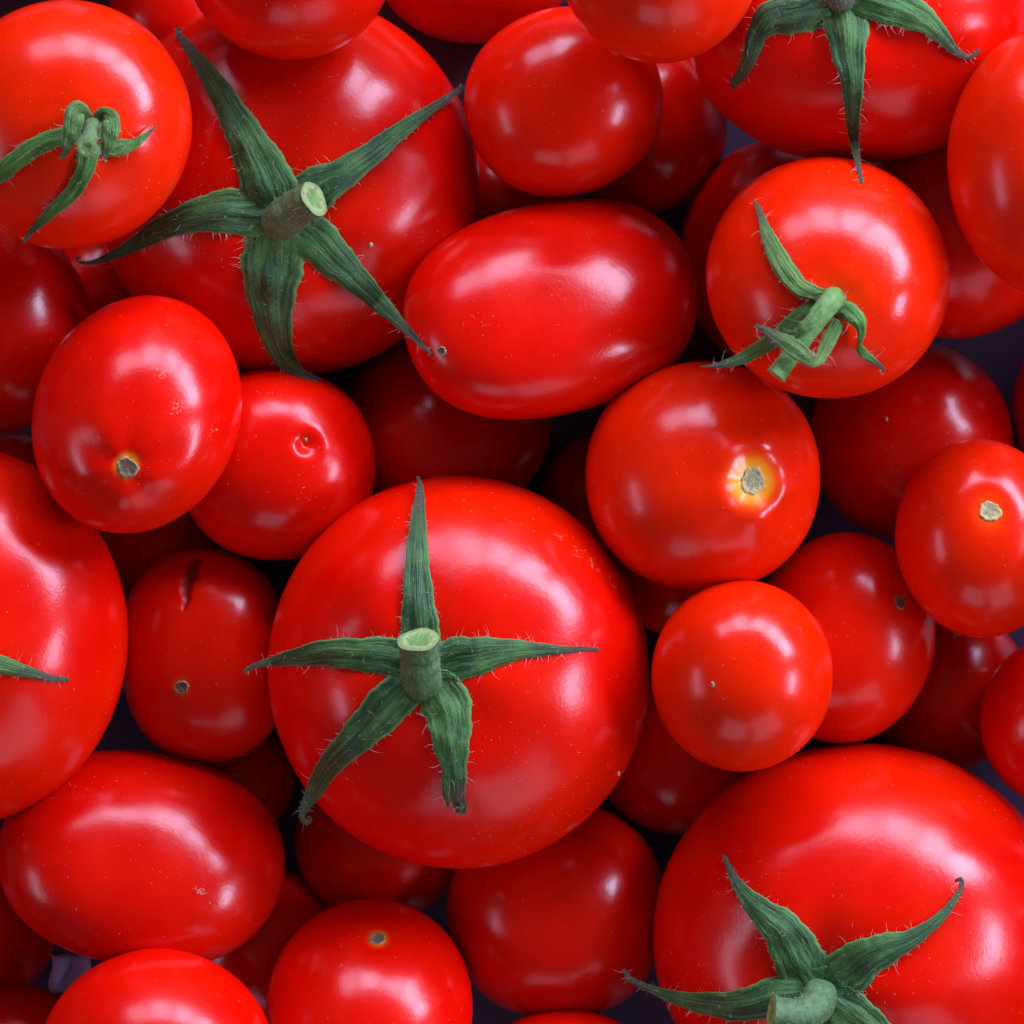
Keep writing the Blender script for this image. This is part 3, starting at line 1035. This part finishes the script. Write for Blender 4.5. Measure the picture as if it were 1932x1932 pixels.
calyx(22, (1552, 1862, 48), F4, [
    [(940, 730, 90), (880, 640, 122), (790, 480, 98), (690, 390, 66), (605, 300, 38), (562, 240, 25), (535, 180, 15), (508, 122, 9)],
    [(1010, 740, 90), (1085, 680, 118), (1180, 612, 98), (1290, 560, 74), (1390, 520, 46), (1480, 462, 31), (1560, 390, 22), (1612, 318, 14), (1640, 262, 9), (1632, 230, 8), (1614, 240, 5)],
    [(900, 780, 80), (760, 790, 92), (600, 832, 78), (450, 828, 57), (300, 802, 36), (200, 770, 22), (115, 735, 15), (60, 702, 12), (33, 662, 7)],
    [(1000, 800, 90), (1090, 860, 110), (1190, 925, 90), (1290, 1010, 66), (1400, 1120, 30), (1480, 1200, 5)],
    [(950, 810, 80), (930, 900, 100), (900, 1050, 80), (870, 1200, 40), (850, 1320, 6)],
], [(965, 775, 78, -6), (962, 795, 82, 18), (930, 850, 84, 40), (860, 885, 82, 58), (735, 868, 76, 66)], DG, STEM, (0.045, 0.15, 0.035), flare=0.1)
F5 = (1304.4, 357.8, 0.23148)
calyx(10, (1580, 572, 22), F5, [
    [(1130, 880, 60, 8), (1020, 850, 62, 14), (885, 795, 76, 16), (760, 640, 86, 16), (670, 480, 74, 14), (610, 340, 50, 12), (570, 220, 30, 12), (535, 125, 16, 14), (498, 90, 8, 16)],
    [(1060, 900, 50, 6), (960, 970, 55, 8), (850, 1050, 60, 10), (700, 1200, 66, 10), (560, 1290, 62, 10), (420, 1370, 50, 10), (280, 1420, 32, 10), (150, 1440, 13, 8), (70, 1442, 6, 8)],
    [(1200, 1060, 50, 8), (1140, 1190, 62, 16), (1080, 1310, 54, 34), (1045, 1385, 42, 60), (985, 1395, 50, 84), (900, 1340, 70, 92), (800, 1265, 72, 94), (690, 1200, 50, 88), (590, 1140, 28, 80), (518, 1108, 11, 76)],
    [(1170, 950, 60, 8), (1270, 990, 78, 18), (1355, 1060, 66, 26), (1388, 1160, 36, 24), (1370, 1250, 20, 20), (1385, 1310, 36, 18), (1450, 1370, 34, 16), (1530, 1430, 20, 14), (1565, 1465, 16, 16), (1560, 1490, 8, 18)],
    [(1080, 960, 40, 48), (1000, 1050, 48, 68), (920, 1120, 42, 74), (850, 1162, 24, 70), (780, 1160, 16, 66), (745, 1130, 8, 64)],
], [(1160, 880, 88, -10), (1150, 890, 90, 16), (1060, 1000, 84, 38), (900, 1220, 72, 52), (760, 1420, 70, 60), (690, 1515, 82, 62)], LG, STEM_FRESH, (0.12, 0.29, 0.035), free=(2, 4))
F6 = (0, 149.07, 0.19290)
calyx(1, (172, 246, 24), F6, [
    [(800, 560, 80, 6), (650, 560, 95, 12), (500, 590, 90, 14), (350, 660, 95, 14), (150, 800, 96, 14), (0, 930, 86, 14), (-150, 1080, 50, 12), (-300, 1250, 10, 10)],
    [(860, 400, 60, 10), (800, 310, 70, 26), (745, 300, 90, 44), (722, 400, 98, 52), (690, 540, 78, 52), (650, 680, 44, 48), (600, 785, 15, 44)],
    [(940, 400, 60, 10), (1020, 340, 70, 26), (1085, 390, 84, 46), (1080, 490, 94, 54), (1060, 620, 72, 54), (1032, 720, 36, 50), (1014, 800, 12, 46)],
    [(980, 640, 80, 6), (1100, 675, 84, 10), (1200, 662, 76, 12), (1300, 640, 54, 14), (1400, 570, 34, 18), (1480, 502, 15, 20), (1538, 458, 6, 22)],
    [(890, 620, 90, 6), (860, 740, 108, 12), (845, 840, 94, 14), (790, 980, 86, 14), (680, 1140, 76, 14), (520, 1280, 62, 14), (400, 1400, 45, 12), (300, 1500, 28, 12), (228, 1598, 14, 14)],
], [(905, 440, 70, -6), (905, 450, 72, 14), (885, 540, 74, 40), (850, 650, 84, 66), (842, 672, 88, 80)], LG, STEM, (0.09, 0.20, 0.04), free=(1, 2))
F7 = (0, 966, 0.5)
calyx(28, (-175, 1228, 45), F7, [
    [(-320, 525, 75), (-200, 535, 75), (-100, 550, 55), (0, 575, 36), (100, 602, 22), (200, 628, 12), (262, 631, 6)],
    [(-350, 480, 80), (-320, 380, 84), (-300, 250, 55), (-290, 100, 8)],
    [(-340, 560, 80), (-280, 680, 80), (-220, 800, 50), (-190, 900, 8)],
], [(-350, 520, 68, -6), (-352, 522, 70, 14), (-360, 500, 66, 50), (-365, 470, 66, 85)], DG, STEM, (0.06, 0.12, 0.075))

for tid, u, v, r in ((2, 700, 461, 3.6), (15, 1672, 790, 3.2), (25, 577, 829, 2.6), (23, 1167, 1459, 3.0)):
    tube("pale_speck", BY[tid], BY[tid]['root'], [(u, v + 3, r, -1), (u, v, r, 2), (u + 1, v - 3, r * 0.5, 3)], (0.75, 0.55, 0.36), STEM_FRESH)
# tiny dry style left on the smallest round tomato
for t in T:
    if t.get('tip'):
        u, v = t['tip']
        tube("style_tip", t, t['root'], [(u, v + 4, 3.4, -2), (u, v + 1, 3.0, 3), (u - 1, v - 4, 2.0, 7)], (0.5, 0.36, 0.2), STEM)

# ------------------------------------------------------------------ lint and dust fibres on the skins
for t in T:
    n = t.get('lint', 70)
    if not n:
        continue
    V, F = [], []
    n = int(n * (t['rx'] * t['ry']) / 40000 * random.uniform(0.5, 1.3))
    spots = [(random.uniform(0, 6.283), math.sqrt(random.random()) * 0.95, random.uniform(0.08, 0.3)) for _ in range(random.randrange(2, 5))]
    for _ in range(n):
        if random.random() < 0.55:
            a0, r0, w0 = random.choice(spots)
            X, Y = r0 * math.cos(a0) + random.gauss(0, w0), r0 * math.sin(a0) + random.gauss(0, w0)
            if math.hypot(X, Y) > 0.97:
                continue
        else:
            a, r = random.uniform(0, 6.283), math.sqrt(random.random()) * 0.97
            X, Y = r * math.cos(a), r * math.sin(a)
        X, Y = X * t['R'][0], Y * t['R'][1]
        ca, sa = math.cos(t['rot']), math.sin(t['rot'])
        x, y = t['c'][0] + X * ca - Y * sa, t['c'][1] + X * sa + Y * ca
        z, nrm = top_of(t, x, y)
        if z is None:
            continue
        tv_ = nrm.cross(Vector((random.uniform(-1, 1), random.uniform(-1, 1), random.uniform(-1, 1)))).normalized()
        d = tv_ + nrm * random.uniform(0.0, 0.5)
        add_hair(V, F, Vector((x, y, z)) + nrm * 0.15 * S, d, random.choice((1.2, 1.8, 2.5, 3, 4, 6)) * S, random.uniform(0.2, 0.42) * S, random.uniform(-0.6, 0.6))
    if V:
        o = mesh_obj("skin_fuzz", V, F, LINT, t['root'], origin=V[0])
        o["kind"] = "stuff"
# ------------------------------------------------------------------ added lilac sheet standing in for lit tray in the lower left gap
LIT_TRAY, _nt, _nd, _lk, _b = mat_new("lit_tray_lilac")
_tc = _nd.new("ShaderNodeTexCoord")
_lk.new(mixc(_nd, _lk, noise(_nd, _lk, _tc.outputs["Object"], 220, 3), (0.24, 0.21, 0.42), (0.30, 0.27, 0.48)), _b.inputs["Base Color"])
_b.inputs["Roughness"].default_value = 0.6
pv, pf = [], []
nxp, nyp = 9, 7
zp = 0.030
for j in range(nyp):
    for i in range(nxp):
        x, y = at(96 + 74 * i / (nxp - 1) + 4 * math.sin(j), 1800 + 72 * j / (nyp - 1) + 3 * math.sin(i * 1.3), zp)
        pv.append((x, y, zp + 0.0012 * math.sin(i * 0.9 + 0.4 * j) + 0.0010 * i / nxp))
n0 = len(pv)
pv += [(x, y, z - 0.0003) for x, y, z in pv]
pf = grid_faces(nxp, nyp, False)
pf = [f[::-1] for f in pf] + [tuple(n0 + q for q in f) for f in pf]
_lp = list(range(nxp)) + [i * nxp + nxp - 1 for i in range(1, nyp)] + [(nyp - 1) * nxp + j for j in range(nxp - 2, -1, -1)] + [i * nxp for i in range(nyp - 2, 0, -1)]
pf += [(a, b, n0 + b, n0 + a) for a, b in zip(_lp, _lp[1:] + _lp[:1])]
lit_patch = mesh_obj("lit_tray_patch", pv, pf, LIT_TRAY, origin=pv[nxp * nyp // 2])
lit_patch["label"] = "small pale lilac sheet added as the lit tray between tomatoes at lower left"
lit_patch["category"] = "paper"
print("objects", len(bpy.data.objects))
